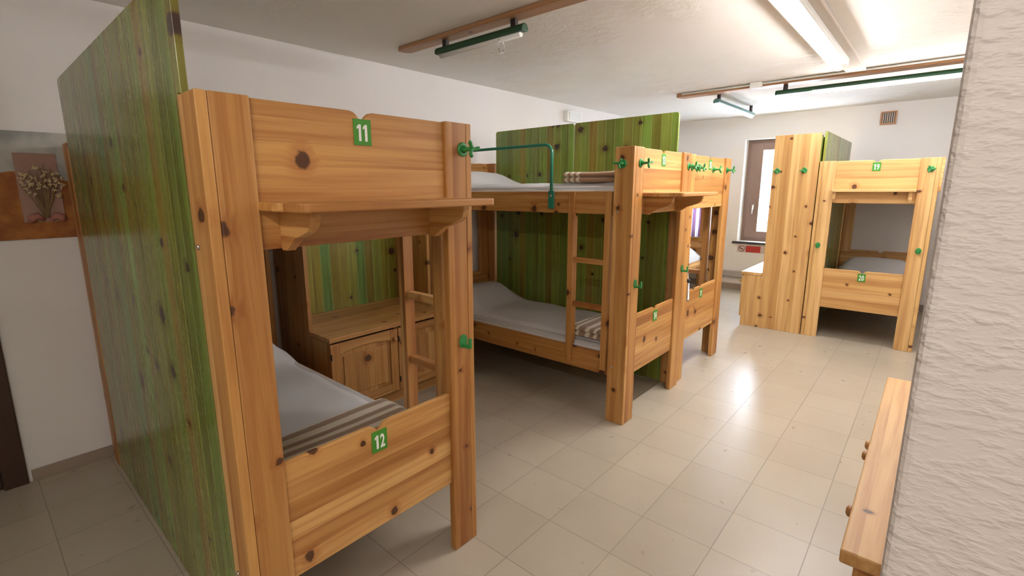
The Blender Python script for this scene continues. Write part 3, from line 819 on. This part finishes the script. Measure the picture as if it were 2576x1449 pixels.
# curtain
bm = newbm(); lay = bm.verts.layers.float_vector['wc']; n = 90; rows = []
for j in range(13):
    z = 1.84 - (1.84 - .67) * j / 12; row = []
    for i in range(n + 1):
        s = i / n; y = 1.10 + .78 * s; x = XE - .075 + .022 * math.sin(s * 2 * PI * 9 + .4 * math.sin(j * .6)) * (.5 + .5 * j / 12)
        v = bm.verts.new((x, y, z)); v[lay] = (s, z, 0); row.append(v)
    rows.append(row)
for j in range(12):
    for i in range(n): bm.faces.new([rows[j][i], rows[j][i + 1], rows[j + 1][i + 1], rows[j + 1][i]]).smooth = True
cm, cnt, cb = new_mat('striped_curtain')
at = N(cnt, 'ShaderNodeAttribute', attribute_name='wc'); sp = N(cnt, 'ShaderNodeSeparateXYZ'); LK(cnt, at.outputs['Vector'], sp.inputs[0])
fr = M(cnt, 'FRACT', M(cnt, 'MULTIPLY', sp.outputs[0], 8))
LK(cnt, MIX(cnt, M(cnt, 'LESS_THAN', fr, .42), (.85, .85, .9), (.32, .22, .30)), cb.inputs['Base Color'])
cb.inputs['Roughness'].default_value = .9
tr = N(cnt, 'ShaderNodeBsdfTranslucent'); LK(cnt, cb.inputs['Base Color'].links[0].from_socket, tr.inputs[0])
mx = N(cnt, 'ShaderNodeMixShader'); mx.inputs[0].default_value = .5
LK(cnt, cb.outputs[0], mx.inputs[1]); LK(cnt, tr.outputs[0], mx.inputs[2])
LK(cnt, mx.outputs[0], [q for q in cnt.nodes if q.type == 'OUTPUT_MATERIAL'][0].inputs[0])
t = thing('curtain', 'striped white and mauve curtain over far window behind bed 16', 'curtain', (0, 0, 0))
o = obj('curtain_cloth', bm, cm, t); o.modifiers.new('s', 'SOLIDIFY').thickness = .0012
bm = newbm(); tube(bm, [(XE - .075, 1.05, 1.85), (XE - .075, 1.93, 1.85)], .012, 10)
for y in (1.08, 1.90): tube(bm, [(XE - .075, y, 1.85), (XE - .002, y, 1.85)], .006, 8)
obj('curtain_rod', bm, STEEL, t)

# hanger on bed 14's hook
t = thing('clothes_hanger', 'dark metal clip hanger hanging from the hook beside plate 14', 'hanger', (3.118, -.052, .905))
bm = newbm(); tube(bm, [(0, .008, -.003), (0, .002, -.03), (.004, -.002, -.075)], .0045, 8); obj('strap', bm, gm, t)
bm = newbm(); tube(bm, [(.004, -.002, -.072), (-.02, -.012, -.10), (-.065, -.03, -.150), (-.105, -.045, -.185), (-.118, -.05, -.188)], 0, 10, rs=[.006, .008, .009, .010, .007]); obj('hanger_arm', bm, plain('brushed_grey', (.45, .45, .45), .3, metal=.7), t)
bm = newbm(); tube(bm, [(.004, -.002, -.070), (.045, .002, -.10), (.095, .004, -.128), (.128, .002, -.150)], 0, 10, rs=[.009, .008, .008, .004]); obj('hanger_arm', bm, BLACKM, t)
bm = newbm(); tube(bm, [(.004, -.002, -.055), (.0, -.004, -.080)], .011, 10); obj('clip', bm, BLACKM, t)

# ================================================================== WORLD, CAMERA
w = bpy.data.worlds.new('w'); SC.world = w; w.use_nodes = True
bg = w.node_tree.nodes['Background']; bg.inputs[0].default_value = (.72, .84, 1.0, 1); bg.inputs[1].default_value = 16.0

cam = bpy.data.cameras.new('camera'); co = bpy.data.objects.new('camera', cam); COL.objects.link(co); SC.camera = co
f, yaw, pitch, roll = 1219.807, 0.7350296546, -0.1887861108, -0.0072075923
F = Vector((math.cos(yaw) * math.cos(pitch), math.sin(yaw) * math.cos(pitch), math.sin(pitch)))
r = F.cross(Vector((0, 0, 1))).normalized(); u = r.cross(F)
c, s = math.cos(roll), math.sin(roll)
r2 = r * c + u * s; u2_ = -r * s + u * c
Mx = Matrix((r2, u2_, -F)).transposed().to_4x4(); Mx.translation = Vector((-.4239, -1.3396, 1.5107))
co.matrix_world = Mx
cam.sensor_width = 36; cam.sensor_fit = 'HORIZONTAL'; cam.lens = f / 2576 * 36
cam.shift_x = (1288 - 1243.72) / 2576; cam.shift_y = (707.90 - 724.5) / 2576
cam.clip_start = .02
SC.view_settings.view_transform = 'Standard'; SC.view_settings.look = 'None'; SC.view_settings.gamma = 1
SC.view_settings.use_curve_mapping = False
SC.view_settings.exposure = 1.9
SC.cycles.max_bounces = 8; SC.cycles.diffuse_bounces = 5; SC.cycles.use_denoising = True
SC.cycles.sample_clamp_indirect = 6
